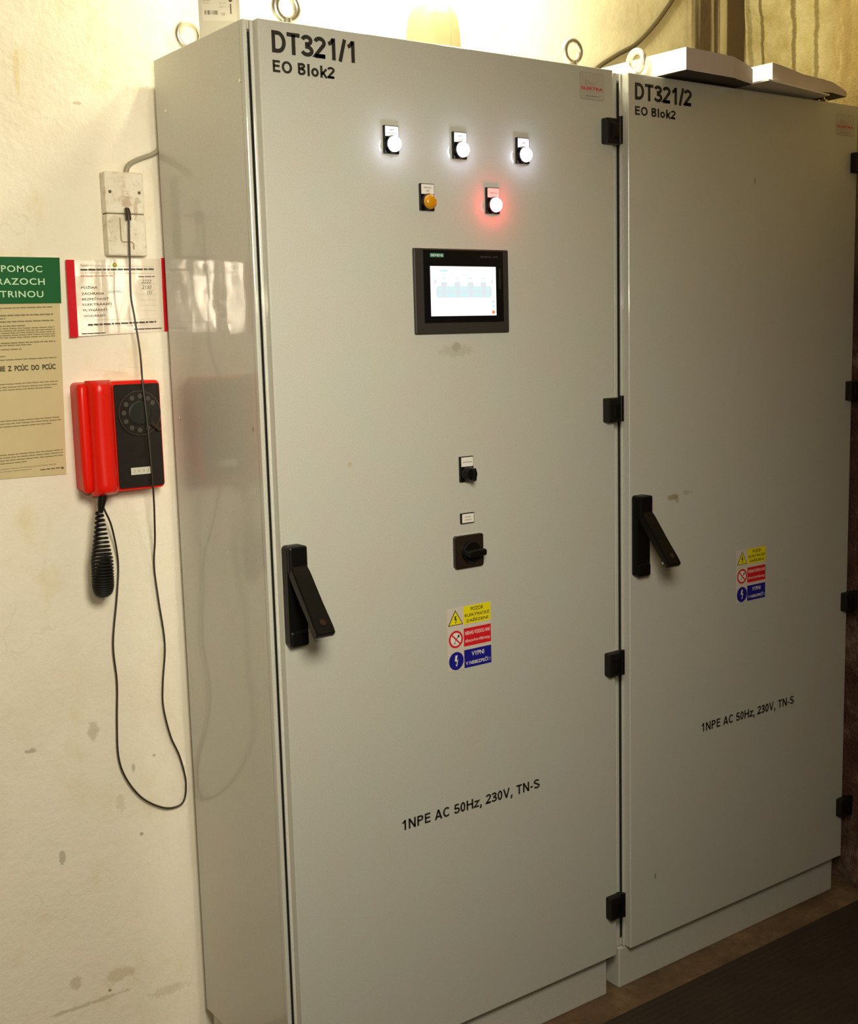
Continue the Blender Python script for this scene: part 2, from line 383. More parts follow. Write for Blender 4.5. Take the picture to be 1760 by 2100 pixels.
    G[','] = (.40, [([(.20, .19), (.20, .02), (.12, -.20)], False)])
    G[' '] = (.38, [])
    return G
def stroke_text(bm, s, x0, x1, z0, z1, y, weight=.165):
    """Bold sans-serif lettering: first letter starts at x0, last ends at x1, capitals stand from z0 to z1."""
    G = glyphs(weight); H_ = z1-z0; x = 0; tot = sum(G[c][0] for c in s)-.12; kx = (x1-x0)/tot; x = -.06
    for c in s:
        w_, strokes = G[c]
        for pts, closed in strokes:
            P = [Vector((x+p[0], p[1])) for p in pts]; n = len(P); L = []; R_ = []
            for i in range(n):
                a = P[(i-1) % n] if closed or i else None; d = P[(i+1) % n] if closed or i < n-1 else None
                d1 = (P[i]-a).normalized() if a is not None and (P[i]-a).length > 1e-6 else None
                d2 = (d-P[i]).normalized() if d is not None and (d-P[i]).length > 1e-6 else None
                d1 = d1 or d2; d2 = d2 or d1
                n1 = Vector((-d1.y, d1.x)); n2 = Vector((-d2.y, d2.x)); m_ = n1+n2
                m_ = n1 if m_.length < .2 else m_.normalized(); q = weight/2/max(.45, m_.dot(n1))
                wz = 1-.10*abs(m_.y)                      # horizontals a little thinner than stems
                L.append(P[i]+m_*q*wz); R_.append(P[i]-m_*q*wz)
            co = lambda p: bm.verts.new((x0+p.x*kx, y, z0+p.y*H_))
            lv = [co(p) for p in L]; rv = [co(p) for p in R_]
            for i in range(n if closed else n-1):
                f = bm.faces.new((lv[i], rv[i], rv[(i+1) % n], lv[(i+1) % n])); f.normal_update()
                if f.normal.y > 0: f.normal_flip()
        x += w_
    return bm
def thing(name, label, cat, loc, group=None):
    o = bpy.data.objects.new(name, None); COL.objects.link(o); o.location = loc; o.empty_display_size = .05
    o['label'] = label; o['category'] = cat; o['_o'] = tuple(loc)
    if group: o['group'] = group
    return o
def tag(o, label, cat, group=None):
    o['label'] = label; o['category'] = cat
    if group: o['group'] = group
    return o
def struct(name, bm, m):
    o = link(name, bm, m); o['kind'] = 'structure'; return o

# ------------------------------------------------------------------ setting
XR, YB, ZC = 1.69, .40, 2.95
def grid_wall(name, f, nu, nv, m):
    bm = bmesh.new(); V = [[bm.verts.new(f(i/nu, j/nv)) for j in range(nv+1)] for i in range(nu+1)]
    for i in range(nu):
        for j in range(nv): bm.faces.new((V[i][j], V[i+1][j], V[i+1][j+1], V[i][j+1]))
    o = struct(name, bm, m)
    for p in o.data.polygons: p.use_smooth = True
    return o
struct('wall_back', B(-2.8, XR+.3, YB, YB+.2, 0, ZC), PLASTER)
from mathutils import noise as mn
def wr(u, v):
    y = -3.9+u*(YB+3.9); z = v*ZC
    d = .012*mn.noise(Vector((y*5, z*5, 1)))+.007*mn.noise(Vector((y*17, z*17, 4)))
    if z < .35: d += .045*(1-z/.35)*(.55+.9*mn.noise(Vector((y*9, z*14, 7))))   # crumbled foot of the plaster
    return (XR-d, y, z)
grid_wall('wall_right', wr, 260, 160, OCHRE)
struct('floor', B(-2.8, XR+.3, -3.9, YB+.2, -.2, 0), CONCRETE)
struct('ceiling', B(-2.8, XR+.3, -3.9, YB+.2, ZC, ZC+.1), mat('yellowed_ceiling', (.50, .42, .28), .9))
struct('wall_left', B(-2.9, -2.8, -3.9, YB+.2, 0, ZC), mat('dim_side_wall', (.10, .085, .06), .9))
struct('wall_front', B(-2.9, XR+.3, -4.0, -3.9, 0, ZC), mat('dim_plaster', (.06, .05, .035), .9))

# rubber mat laid along the cabinets
bm = bmesh.new()
NX = 300; Y0, Y1 = -1.75, -.062
prof = []
ny = 190
for j in range(ny+1):
    y = Y0+(Y1-Y0)*j/ny; prof.append((y, .007+(.0018 if j % 2 else 0)))
prof = [(Y0, 0)]+prof+[(Y1, 0)]
a = [bm.verts.new((-1.6, y, z)) for y, z in prof]; c = [bm.verts.new((1.612, y-.006, z)) for y, z in prof]
for k in range(len(prof)-1): bm.faces.new((a[k], c[k], c[k+1], a[k+1]))
bmesh.ops.recalc_face_normals(bm, faces=bm.faces)
tag(link('rubber_mat', bm, mat('dark_brown_rubber', (.030, .018, .010), .75, bump=(60, .4, .003), var=(9, .35))), 'dark brown ribbed rubber mat on the floor in front of both cabinets', 'mat')

# ------------------------------------------------------------------ cabinet parts
def hinge(parent, x0, x1, zc, h=.050):
    o = solid('hinge', B(x0, x1, -.017, .004, zc-h/2, zc+h/2, .003), BLACKM, parent, (x0, 0, zc))
    bm = bmesh.new(); box(bm, x0+.012, x1-.012, -.0225, -.016, zc-h*.30, zc+h*.30, .004)
    link('hinge_cover', bm, BLACK, o)
    bm = bmesh.new(); lathez(bm, x1-.006, -.016, [(.0055, zc-h/2+.001), (.0055, zc+h/2+.004)], 12)
    link('hinge_pin', bm, BLACK, o, True)
def eye_bolt(parent, x, y, z0, axis, R_=.0212, r=.0066):
    bm = bmesh.new(); torus(bm, (x, y, z0+.014+R_+r*.3), R_, r, axis)
    lathez(bm, x, y, [(.0155, z0), (.0155, z0+.007), (.0105, z0+.010), (.0095, z0+.018)])
    solid('eye_bolt', bm, ZINC, parent, (x, y, z0), smooth_=True)
def door_handle(parent, x0, zb, zt, end, w_=.037):
    """Swing handle: dished escutcheon and a lever folded out of it; end = (y, z) of the lever's tip."""
    xc = x0+w_/2
    bm = bmesh.new()
    pts = rrect(x0, x0+w_, zb, zt, .007)
    plate(bm, pts, -.017, 0)
    # raised head and foot of the escutcheon
    box(bm, x0+.0005, x0+w_-.0005, -.027, -.012, zt-.048, zt-.0005, .004)
    box(bm, x0+.0005, x0+w_-.0005, -.0215, -.012, zb+.0005, zb+.028, .004)
    o = solid('door_handle', bm, BLACK, parent, (xc, 0, zb))
    # lever
    bm = bmesh.new(); t0 = Vector((0, -.020, zt-.036)); t1 = Vector((0, end[0], end[1])); d = (t1-t0); L = d.length; d.normalize(); nrm = Vector((0, -d.z, d.y))
    if nrm.y > 0: nrm = -nrm
    def st(s, hw, f0, f1): return [bm.verts.new(Vector((xc+sx_*hw, 0, 0))+t0+d*(s*L)+nrm*q) for sx_, q in ((-1, f0), (1, f0), (1, f1), (-1, f1))]
    secs = [st(0, .0165, -.009, .006), st(.12, .0175, -.012, .007), st(.55, .0178, -.011, .006), st(.9, .0190, -.008, .006), st(1, .0185, -.007, .005)]
    for p_, q_ in zip(secs, secs[1:]):
        for k in range(4): bm.faces.new((p_[k], p_[(k+1) % 4], q_[(k+1) % 4], q_[k]))
    bm.faces.new(secs[0]); bm.faces.new(secs[-1]); bmesh.ops.recalc_face_normals(bm, faces=bm.faces)
    bmesh.ops.bevel(bm, geom=list(bm.edges), offset=.0025, segments=2, affect='EDGES', clamp_overlap=True)
    link('lever', bm, BLACK, o)
    # lock barrel on the inner face and its key face on the outer one
    bm = bmesh.new(); q = t0+d*(L*.84)-nrm*.006
    tube(bm, [q+Vector((xc, 0, 0)), q+Vector((xc, 0, 0))-nrm*.014], .0075, 16); tube(bm, [q+Vector((xc, 0, 0))-nrm*.014, q+Vector((xc, 0, 0))-nrm*.017], .0055, 16)
    lo = link('lock_barrel', bm, CHROME, o); lo['label'] = 'shiny metal lock barrel'
    bm = bmesh.new(); q = t0+d*(L*.84)+nrm*.0068+Vector((xc, 0, 0)); tube(bm, [q, q+nrm*.0012], .0058, 18)
    lo = link('lock_face', bm, mat('worn_brass_black', (.06, .035, .02), .35, .6), o); lo['label'] = 'round bronze key face'
def warning_sticker(parent, x0, x1, z0, z1):
    W_ = x1-x0; xs = x0+W_*.365; H_ = (z1-z0); y = -.0006
    bm = bmesh.new(); plate(bm, [(x0, z0), (x1, z0), (x1, z1), (x0, z1)], -.0004, 0)
    o = solid('warning_sticker', bm, mat('sticker_film', (.66, .60, .52), .35), parent, (x0, 0, z0))
    rh = H_*.292; gaps = [(z1-rh, z1), ((z0+z1)/2-rh/2-.0005, (z0+z1)/2+rh/2-.0005), (z0, z0+rh)]
    cols = (YEL, REDI, BLUE); tx = ((('POZOR', 'ELEKTRICKÉ', 'ZAŘÍZENÍ'), INK), (('NEHAS VODOU ANI', 'PĚNOVÝMI PŘÍSTROJI'), WHITEL), (('VYPNI', 'V NEBEZPEČÍ !'), WHITEL))
    names = ('yellow panel', 'red panel', 'blue panel')
    for (a, b_), c_, (lines, ink), nm in zip(gaps, cols, tx, names):
        bm = bmesh.new(); quad(bm, xs, x1, a, b_, y, 0); n = len(lines); hh = (b_-a)
        for k, s in enumerate(lines):
            th = hh*(.20 if n == 3 else .21 if ink is INK or 'NEHAS' in lines[0] else .25); zc = b_-hh*((k+.5)/n*.9+.05)
            wd = (x1-xs)*min(.92, (.50 if len(s) < 7 else .90)*(1 if len(s) > 9 else .92))
            xc = (xs+x1)/2; text(bm, s, xc-wd/2, xc+wd/2, zc-th/2, zc+th/2, y-.0003, .012, 1)
        p = link('text_panel', bm, [c_, ink], o); p['label'] = nm + ' with text'
    xc = (x0+xs)/2; hw = (xs-x0)*.47
    a, b_ = gaps[0]; bm = bmesh.new(); zt, zb_ = b_-.004, a+.002
    poly(bm, [(xc-hw, zb_), (xc+hw, zb_), (xc, zt)], y, 0); poly(bm, [(xc-hw*.86, zb_+.0013), (xc+hw*.86, zb_+.0013), (xc, zt-.003)], y-.0003, 1)
    def bolt(bm, cx, cz, s, yy, mi): 
        poly(bm, [(cx-.10*s, cz+.5*s), (cx+.14*s, cz+.5*s), (cx+.02*s, cz+.10*s), (cx-.20*s, cz+.02*s)], yy, mi)
        poly(bm, [(cx-.20*s, cz+.02*s), (cx+.20*s, cz+.14*s), (cx+.20*s, cz+.04*s), (cx+.02*s, cz-.06*s)], yy, mi)
        poly(bm, [(cx+.08*s, cz+.06*s), (cx+.20*s, cz+.12*s), (cx+.06*s, cz-.34*s), (cx-.02*s, cz-.34*s)], yy, mi)
        poly(bm, [(cx-.10*s, cz-.30*s), (cx+.14*s, cz-.26*s), (cx-.02*s, cz-.52*s)], yy, mi)
    bolt(bm, xc, zb_+(zt-zb_)*.36, (zt-zb_)*.5, y-.0005, 0)
    p = link('warning_triangle', bm, [INK, YEL], o); p['label'] = 'yellow triangle with black lightning bolt'
    a, b_ = gaps[1]; zc = (a+b_)/2; r = min(hw, rh*.48); bm = bmesh.new()
    poly(bm, disc(xc, zc, r), y, 0); poly(bm, disc(xc, zc, r*.76), y-.0002, 1)
    poly(bm, [(xc+r*.20, zc+r*.28), (xc+r*.34, zc+r*.52), (xc+r*.56, zc+r*.38), (xc+r*.40, zc+r*.14)], y-.0004, 2)
    poly(bm, [(xc+r*.20, zc+r*.24), (xc+r*.28, zc+r*.16), (xc-r*.1, zc-r*.2), (xc-r*.14, zc-r*.12)], y-.0004, 2)
    poly(bm, [(xc-r*.5, zc-r*.5), (xc-r*.1, zc-r*.16), (xc+r*.02, zc-r*.55)], y-.0004, 3)
    poly(bm, [(xc-r*.62, zc+r*.50), (xc-r*.50, zc+r*.62), (xc+r*.62, zc-r*.50), (xc+r*.50, zc-r*.62)], y-.0006, 0)
    p = link('prohibition_sign', bm, [REDI, WHITEL, INK, mat('faint_grey_print', (.45, .38, .34), .5)], o); p['label'] = 'red prohibition circle with a bar'
    a, b_ = gaps[2]; zc = (a+b_)/2; bm = bmesh.new(); poly(bm, disc(xc, zc, r*1.04), y, 0); bolt(bm, xc, zc, r*1.3, y-.0004, 1)
    p = link('mandatory_sign', bm, [BLUE, WHITEL], o); p['label'] = 'blue disc with white lightning bolt'
def company_label(parent, x0, x1, z0, z1):
    bm = bmesh.new(); y = -.0005; plate(bm, rrect(x0, x1, z0, z1, .004), -.0003, 0, 0)
    plate(bm, rrect(x0+.0008, x1-.0008, z0+.0008, z1-.0008, .0035), -.0005, -.0002, 1)
    o = solid('maker_label', bm, [mat('grey_outline', (.30, .28, .23), .5), mat('label_film', (.50, .47, .42), .4)], parent, (x0, 0, z0))
    W_, H_ = x1-x0, z1-z0; bm = bmesh.new(); y = -.0008
    text(bm, 'ELEKTRA', x0+W_*.05, x1-W_*.05, z0+H_*.36, z0+H_*.47, y, .03, 0)
    text(bm, 'S E R V I S', x0+W_*.22, x1-W_*.2, z0+H_*.285, z0+H_*.33, y, .0, 1)
    text(bm, 'Stará Bystrica', x0+W_*.23, x1-W_*.2, z0+H_*.10, z0+H_*.16, y, .01, 2)
    for (a, b_) in ((( .2, .80), (.44, .62)), ((.84, .78), (.56, .60))):   # the spread wings over the name
        poly(bm, [(x0+W_*a[0], z0+H_*a[1]), (x0+W_*b_[0], z0+H_*b_[1]), (x0+W_*(b_[0]-.03), z0+H_*(b_[1]-.07))], y, 3)
    poly(bm, [(x0+W_*.2, z0+H_*.80), (x0+W_*.30, z0+H_*.52), (x0+W_*.22, z0+H_*.52)], y-.0001, 3)
    poly(bm, [(x0+W_*.40, z0+H_*.6), (x0+W_*.52, z0+H_*.66), (x0+W_*.62, z0+H_*.52), (x0+W_*.36, z0+H_*.52)], y-.0002, 4)
    link('label_print', bm, [REDI, mat('faint_print', (.34, .31, .27), .6), mat('dark_green_print', (.10, .11, .06), .6), mat('grey_print', (.36, .35, .28), .6), mat('rose_print', (.50, .38, .31), .6)], o)
def lettering(parent, jobs):
    bm = bmesh.new()
    for s, x0, x1, z0, z1, bold in jobs: stroke_text(bm, s, x0, x1, z0, z1, -.0005, bold)
    return bm
DH0, DH1 = .098, 1.9815
def cabinet(name, label, loc, bx0, bx1, dx0, dx1, M, plinth, lip=.0045):
    """Body, door and plinth of one enclosure."""
    t = thing(name, label, 'cabinet', loc)
    ZT = 1.985; yf = .028; yb = .379
    bm = bmesh.new()
    box(bm, bx0, bx1, yf+.010, yb, DH0-.002, ZT, .0015)
    # front rim of the body around the opening
    for (a0, a1, c0, c1) in ((bx0, dx0-.0047, DH0-.002, ZT), (bx1-.012, bx1, DH0-.002, ZT), (dx0-.0044, bx1-.0125, ZT-.016, ZT), (dx0-.0044, bx1-.0125, DH0-.002, DH0+.012)):
        box(bm, a0, a1, yf, yf+.014, c0, c1, .002)
    link('body', bm, M, t)
    # rubber seal standing behind the door edge
    bm = bmesh.new(); s = .004
    for (a0, a1, c0, c1) in ((dx0-.0048, dx0+.006, DH0+.014, ZT-.018), (dx1-.006, dx1+.001, DH0, DH1-.008), (dx0, dx1, DH1-.010, DH1-.004), (dx0, dx1, DH0+.002, DH0+.010)):
        box(bm, a0, a1, .0335, .0385, c0, c1)
    link('door_seal', bm, GASKET, t)
    bm = bmesh.new(); box(bm, dx0, dx1, 0, .019, DH0, DH1, .0022, 3)
    box(bm, dx0-.0045, dx1+lip, .0185, .0225, DH0, DH1, .001)
    link('door', bm, M, t)
    px0, px1 = plinth
    bm = bmesh.new(); box(bm, px0, px1, .020, .37, 0, DH0-.003, .003); link('plinth', bm, M, t)
    return t

# ---------- left cabinet
c1 = cabinet('electrical_cabinet', 'tall light grey electrical cabinet with touch panel and signal lamps, door marked DT321/1', (.39, .20, 0), -.0131, .8215, .0, .7985, GREY, (-.004, .787), .0085)
for z in (1.861, 1.305, .766, .2185): hinge(c1, .766, .8085, z)
for x, y, ax in ((.090, .062, 'y'), (.747, .062, 'y'), (.030, .315, 'y'), (.747, .315, 'y')): eye_bolt(c1, x, y, 1.985, ax)
bm = lettering(c1, [('DT321/1', .0236, .1895, 1.9300, 1.9655, .205), ('EO Blok2', .0236, .1423, 1.8995, 1.9190, .215)])
link('door_lettering', bm, INK, c1)
bm = lettering(c1, [('1NPE AC 50Hz, 230V, TN-S', .2330, .5785, .5405, .5605, .20)])
link('supply_lettering', bm, INK, c1)
company_label(c1, .7083, .7727, 1.9188, 1.9698)
def legend(bm, x0, x1, z0, z1, lines, y):
    quad(bm, x0, x1, z0, z1, y, 0); n = len(lines)
    for k, s in enumerate(lines):
        zc = z1-(z1-z0)*(k+1)/(n+1); w_ = min(.88, .085*len(s))*(x1-x0); text(bm, s, (x0+x1)/2-w_/2, (x0+x1)/2+w_/2, zc-.0016, zc+.0012, y-.0002, .01, 1)
def pilot(x0, zt, lens, lines, note):
    W_, H_ = .0312, .0475; x1, z0 = x0+W_, zt-H_
    bm = bmesh.new(); box(bm, x0, x1, -.0055, 0, z0, zt, .0008)
    lathe(bm, (x0+x1)/2, z0+.0150, [(.0147, -.005), (.0147, -.0105), (.0137, -.012)])
    o = solid('signal_lamp', bm, BLACK, c1, (x0, 0, z0))
    bm = bmesh.new(); legend(bm, x0+.0018, x1-.0014, zt-.0185, zt-.0014, lines, -.0060)
    link('legend_plate', bm, [WHITEL, INK], o)
    bm = bmesh.new(); lathe(bm, (x0+x1)/2, z0+.0150, [(.0133, -.010), (.0130, -.0155), (.0110, -.0188), (.0075, -.0207), (.003, -.0214)])
    p = link('lens', bm, lens, o, True); p['label'] = note
LW = mat('white_lamp_lens', (.9, .9, .95), .3, emit=((.70, .74, 1.0), 40))
LR = mat('red_lamp_lens', (.9, .1, .1), .3, emit=((1.0, .05, .08), 70))
LA = mat('amber_lamp_lens', (.62, .27, .004), .28, coat=.3)
pilot(.2372, 1.8318, LW, ('SIEŤ', 'NAPÁJANIA'), 'glowing white lens'); pilot(.3887, 1.8322, LW, ('SIEŤ', 'ZÁLOHA'), 'glowing white lens'); pilot(.5398, 1.8328, LW, ('CHOD',), 'glowing white lens')
pilot(.3117, 1.7369, LA, ('PORUCHA', 'UPS'), 'unlit amber lens'); pilot(.4642, 1.7373, LR, ('PORUCHA',), 'glowing red lens')
# touch panel
hx0, hx1, hz0, hz1 = .2930, .5134, 1.4693, 1.6232
bm = bmesh.new(); box(bm, hx0, hx1, -.0065, 0, hz0, hz1, .0022)
o = solid('touch_panel', bm, mat('dark_grey_bezel', (.034, .029, .025), .45), c1, (hx0, 0, hz0))
bm = bmesh.new(); box(bm, .3128, .4990, -.0078, -.006, 1.4895, 1.6205, .0006)
link('front_glass', bm, mat('black_glass', (.004, .004, .005), .12), o)
SCRE = mat('screen_white', (0, 0, 0), .4, spec=.1, emit=((.97, 1.0, 1.0), 1.15))
bm = bmesh.new(); y = -.0084; quad(bm, .3268, .4803, 1.5014, 1.5914, y, 0)
y = -.0087
def SX(u): return .3268+u*(.4803-.3268)
def SZ(v): return 1.5914-v*.09
text(bm, 'Stav a riadenie zariadení', SX(.38), SX(.72), SZ(.115), SZ(.075), y, 0, 1); quad(bm, SX(.14), SX(.26), SZ(.115), SZ(.07), y, 3)
for k in range(5):
    quad(bm, SX(.15+.16*k), SX(.22+.16*k), SZ(.175), SZ(.165), y, 1)
for k in range(4): quad(bm, SX(.17+.20*k), SX(.22+.20*k), SZ(.25), SZ(.235), y, 4)
poly(bm, rrect(SX(.08), SX(.93), SZ(.63), SZ(.40), .006), y, 2)
for k, u in enumerate((.20, .40, .60, .80)):
    poly(bm, rrect(SX(u-.045), SX(u+.045), SZ(.42), SZ(.315), .003), y-.0001, 2)
    quad(bm, SX(u-.075), SX(u+.075), SZ(.375), SZ(.37), y, 1)
for u0, u1 in ((.095, .165), (.225, .385), (.425, .575), (.625, .775), (.825, .905)):
    for v0, v1 in ((.41, .49), (.53, .61)): poly(bm, rrect(SX(u0), SX(u1), SZ(v1), SZ(v0), .002), y-.0002, 3)
for s, q in ((.05, .09), (.92, .95)): quad(bm, SX(s), SX(q), SZ(.35), SZ(.27), y, 1)
for v in (.70, .79): quad(bm, SX(.935), SX(.972), SZ(v+.035), SZ(v), y, 4)
quad(bm, SX(.93), SX(.972), SZ(.965), SZ(.90), y, 5)
p = link('screen', bm, [SCRE, mat('screen_grey', (0, 0, 0), .4, spec=.1, emit=((.84, .86, .89), 1.0)), mat('screen_pale_grey', (0, 0, 0), .4, spec=.1, emit=((.80, .85, .86), 1.0)),
          mat('screen_pale_cyan', (0, 0, 0), .4, spec=.1, emit=((.70, .93, .95), 1.0)), mat('screen_green', (0, 0, 0), .4, spec=.1, emit=((.55, .90, .84), 1.0)), mat('screen_orange', (0, 0, 0), .4, spec=.1, emit=((.90, .26, .08), 1.0))], o)
p['label'] = 'lit white screen with a pale process diagram'
bm = bmesh.new(); text(bm, 'SIEMENS', .3285, .3570, 1.6085, 1.6130, -.0086, .02, 0); quad(bm, .3270, .3585, 1.6070, 1.6145, -.0082, 1)
link('brand_plate', bm, [mat('silver_print', (.72, .80, .74), .4), mat('teal_print', (.02, .17, .13), .4)], o)
bm = bmesh.new(); text(bm, 'SIMATIC HMI', .4440, .4850, 1.6075, 1.6110, -.0086, .0, 0)
link('model_print', bm, mat('dim_print', (.09, .075, .06), .5), o)
bm = bmesh.new()
for k in range(9):
    z = 1.5875-k*.0042; text(bm, 'X', .4885, .4920, z-.0028, z, -.0083, 0)
link('key_legends', bm, mat('dim_teal_print', (.10, .14, .12), .5), o)
# selector switch, name tag, rotary isolator
x0, x1, z0, zt = .3880, .4196, 1.1912, 1.2392
bm = bmesh.new(); box(bm, x0, x1, -.0055, 0, z0, zt, .0008)
o = solid('selector_switch', bm, BLACK, c1, (x0, 0, z0)); bm = bmesh.new(); legend(bm, x0+.0018, x1-.0014, zt-.0190, zt-.0014, ('OVLÁDANIE',), -.006); link('legend_plate', bm, [WHITEL, INK], o)
bm = bmesh.new(); lathe(bm, (x0+x1)/2, z0+.0150, [(.0145, -.005), (.0145, -.012), (.0128, -.017), (.0115, -.022)]); box(bm, (x0+x1)/2-.0035, (x0+x1)/2+.0035, -.031, -.02, z0+.003, z0+.027, .002); link('switch_knob', bm, BLACK, o)
x0, x1, z0, zt = .3879, .4196, 1.1113, 1.1312
bm = bmesh.new(); box(bm, x0, x1, -.0045, 0, z0, zt, .0006); o = solid('name_tag', bm, BLACK, c1, (x0, 0, z0)); bm = bmesh.new(); legend(bm, x0+.0018, x1-.0016, z0+.0015, zt-.0015, ('HLAVNÝ', 'VYPÍNAČ'), -.005); link('legend_plate', bm, [WHITEL, INK], o)
x0, x1, z0, zt = .3700, .4382, 1.0264, 1.0890
bm = bmesh.new(); plate(bm, rrect(x0, x1, z0, zt, .005), -.009, 0)
bmesh.ops.bevel(bm, geom=[e for e in bm.edges if all(v.co.y < -.005 for v in e.verts)], offset=.002, segments=2, affect='EDGES')
o = solid('rotary_isolator', bm, mat('black_brown_plastic', (.022, .014, .009), .3), c1, (x0, 0, z0))
bm = bmesh.new(); xc, zc = (x0+x1)/2+.001, (z0+zt)/2-.001
lathe(bm, xc, zc, [(.0215, -.008), (.0215, -.014), (.0195, -.017)], 36); box(bm, xc-.0215, xc+.0215, -.034, -.015, zc-.0065, zc+.0065, .0035)
k_ = link('isolator_knob', bm, BLACK, o)
door_handle(c1, .0005, .9400, 1.1170, (-.106, .975))
warning_sticker(c1, .3520, .4577, .8284, .9502)
# screws on the side wall of the body
for y, z in ((.336, 1.8878), (.045, 1.8904), (.354, 1.3235)):
    bm = bmesh.new(); tube(bm, [(-.0128, y, z), (-.0142, y, z)], .0032, 14); link('side_screw', bm, ZINC, c1)

# ---------- right cabinet
c2 = cabinet('electrical_cabinet', 'light grey electrical cabinet in the right corner, door marked DT321/2, papers on top', (1.23, .20, 0), .8265, 1.6315, .8421, 1.6147, GREY2, (.8255, 1.606))
for z in (1.849, 1.306, .777, .2355): hinge(c2, 1.589, 1.632, z, .047)
for x, y, ax in ((.9265, .060, 'x'), (.9265, .315, 'x'), (1.560, .315, 'y')): eye_bolt(c2, x, y, 1.985, ax)
bm = bmesh.new(); lathez(bm, 1.512, .030, [(.016, 1.985), (.016, 1.990), (.011, 1.991), (.0105, 1.9985), (.008, 2.0005)], 20); box(bm, 1.490, 1.500, .022, .036, 1.9852, 1.992, .002)
p = link('lifting_plug', bm, CHROME, c2); p['label'] = 'shiny metal plug under the sheets'
bm = lettering(c2, [('DT321/2', .8597, 1.0283, 1.9302, 1.9643, .205), ('EO Blok2', .8600, .9797, 1.9003, 1.9180, .215)])
link('door_lettering', bm, INK, c2)
bm = lettering(c2, [('1NPE AC 50Hz, 230V, TN-S', 1.0720, 1.4075, .5505, .5710, .20)])
link('supply_lettering', bm, INK, c2)
company_label(c2, 1.5300, 1.5990, 1.9105, 1.9577)
door_handle(c2, .8489, .9455, 1.1200, (-.104, .980))
warning_sticker(c2, 1.1897, 1.2920, .8348, .9575)

# ------------------------------------------------------------------ things on top of the cabinets
def paper_stack(name, label, front, back, z0, h, m, sheets):
    """Wavy pile of large sheets: front/back = lists of (x, y) along its two long edges."""
    nu = 40; bm = bmesh.new()
    def lerp(L, u):
        f = u*(len(L)-1); i = min(int(f), len(L)-2); t = f-i; return Vector(L[i]).lerp(Vector(L[i+1]), t)
    V = []
    for i in range(nu+1):
        u = i/nu; a = lerp(front, u); b_ = lerp(back, u); hh = h(u); zz = z0+sheets(u)
        fr = [(a, zz), (a, zz+hh*.33), (a, zz+hh*.66), (a, zz+hh), (a*.6+b_*.4, zz+hh*.98), (b_, zz+hh*.96), (b_, zz)]
        V.append([bm.verts.new((p.x, p.y+(0.0004*math.sin(37*u+z*900) if p is a else 0), z)) for p, z in fr])
    n = len(V[0])
    for i in range(nu):
        for k in range(n):
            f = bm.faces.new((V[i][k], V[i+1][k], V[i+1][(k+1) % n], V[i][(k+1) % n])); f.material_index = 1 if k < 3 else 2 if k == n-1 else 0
    for e in (V[0], V[-1][::-1]): bm.faces.new(e)
    bmesh.ops.recalc_face_normals(bm, faces=bm.faces)
    o = link(name, bm, [PAPER, PAPERE, UNDERSHADE]); return tag(o, label, 'papers', 'papers lying on the right cabinet')
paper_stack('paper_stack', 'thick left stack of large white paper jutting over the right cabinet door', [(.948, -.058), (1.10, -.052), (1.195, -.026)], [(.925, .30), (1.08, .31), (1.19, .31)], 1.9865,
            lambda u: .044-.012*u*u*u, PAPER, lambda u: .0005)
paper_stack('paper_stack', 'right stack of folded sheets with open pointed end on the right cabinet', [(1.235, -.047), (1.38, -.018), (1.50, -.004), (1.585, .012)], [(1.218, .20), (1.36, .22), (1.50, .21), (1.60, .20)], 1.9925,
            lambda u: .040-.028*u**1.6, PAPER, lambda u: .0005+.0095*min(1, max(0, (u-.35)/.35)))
bm = bmesh.new(); V = [bm.verts.new(p) for p in ((1.199, -.066, 1.9885), (1.47, -.024, 1.9885), (1.47, .19, 1.9885), (1.196, .10, 1.9885))]
f = bm.faces.new(V); r = bmesh.ops.extrude_face_region(bm, geom=[f]); bmesh.ops.translate(bm, verts=[v for v in r['geom'] if isinstance(v, bmesh.types.BMVert)], vec=(0, 0, .0035)); bmesh.ops.recalc_face_normals(bm, faces=bm.faces)
tag(link('paper_folder', bm, PAPER), 'thin white folder lying under the right stack of sheets', 'papers', 'papers lying on the right cabinet')

b0 = thing('carton', 'white carton with a bar code label standing on the left cabinet', 'box', (.0535, .235, 1.985))
link('carton_body', B(.0175, .0895, .20, .27, 1.9853, 2.15, .001), mat('white_card', (.66, .62, .52), .7), b0)
bm = bmesh.new(); y = .1996; quad(bm, .0235, .0835, 2.024, 2.085, y, 0)
for k, (z, w_) in enumerate(((2.0655, .046), (2.061, .040), (2.057, .014), (2.053, .012))): quad(bm, .025, .025+w_, z, z+.0012, y-.0002, 2)
xb = .028
while xb < .052:
    w_ = random.choice((.0006, .001, .0016)); quad(bm, xb, xb+w_, 2.0345, 2.0415, y-.0003, 1); xb += w_+random.choice((.0006, .0012, .002))
text(bm, 'CE', .057, .063, 2.0335, 2.0375, y-.0003, 0, 1); text(bm, '40 W', .053, .066, 2.052, 2.0555, y-.0003, 0, 2); text(bm, '230 V', .053, .066, 2.046, 2.0495, y-.0003, 0, 2)
poly(bm, disc(.0735, 2.059, .0032, 16), y-.0003, 1); quad(bm, .0725, .0745, 2.036, 2.053, y-.0003, 1); quad(bm, .0692, .0699, 2.046, 2.053, y-.0003, 2)
b0.rotation_euler = (0, 0, math.radians(-27))
link('product_label', bm, [mat('label_paper', (.74, .70, .60), .6), mat('label_brown_black', (.10, .07, .03), .6), mat('label_faded', (.52, .44, .26), .6)], b0)

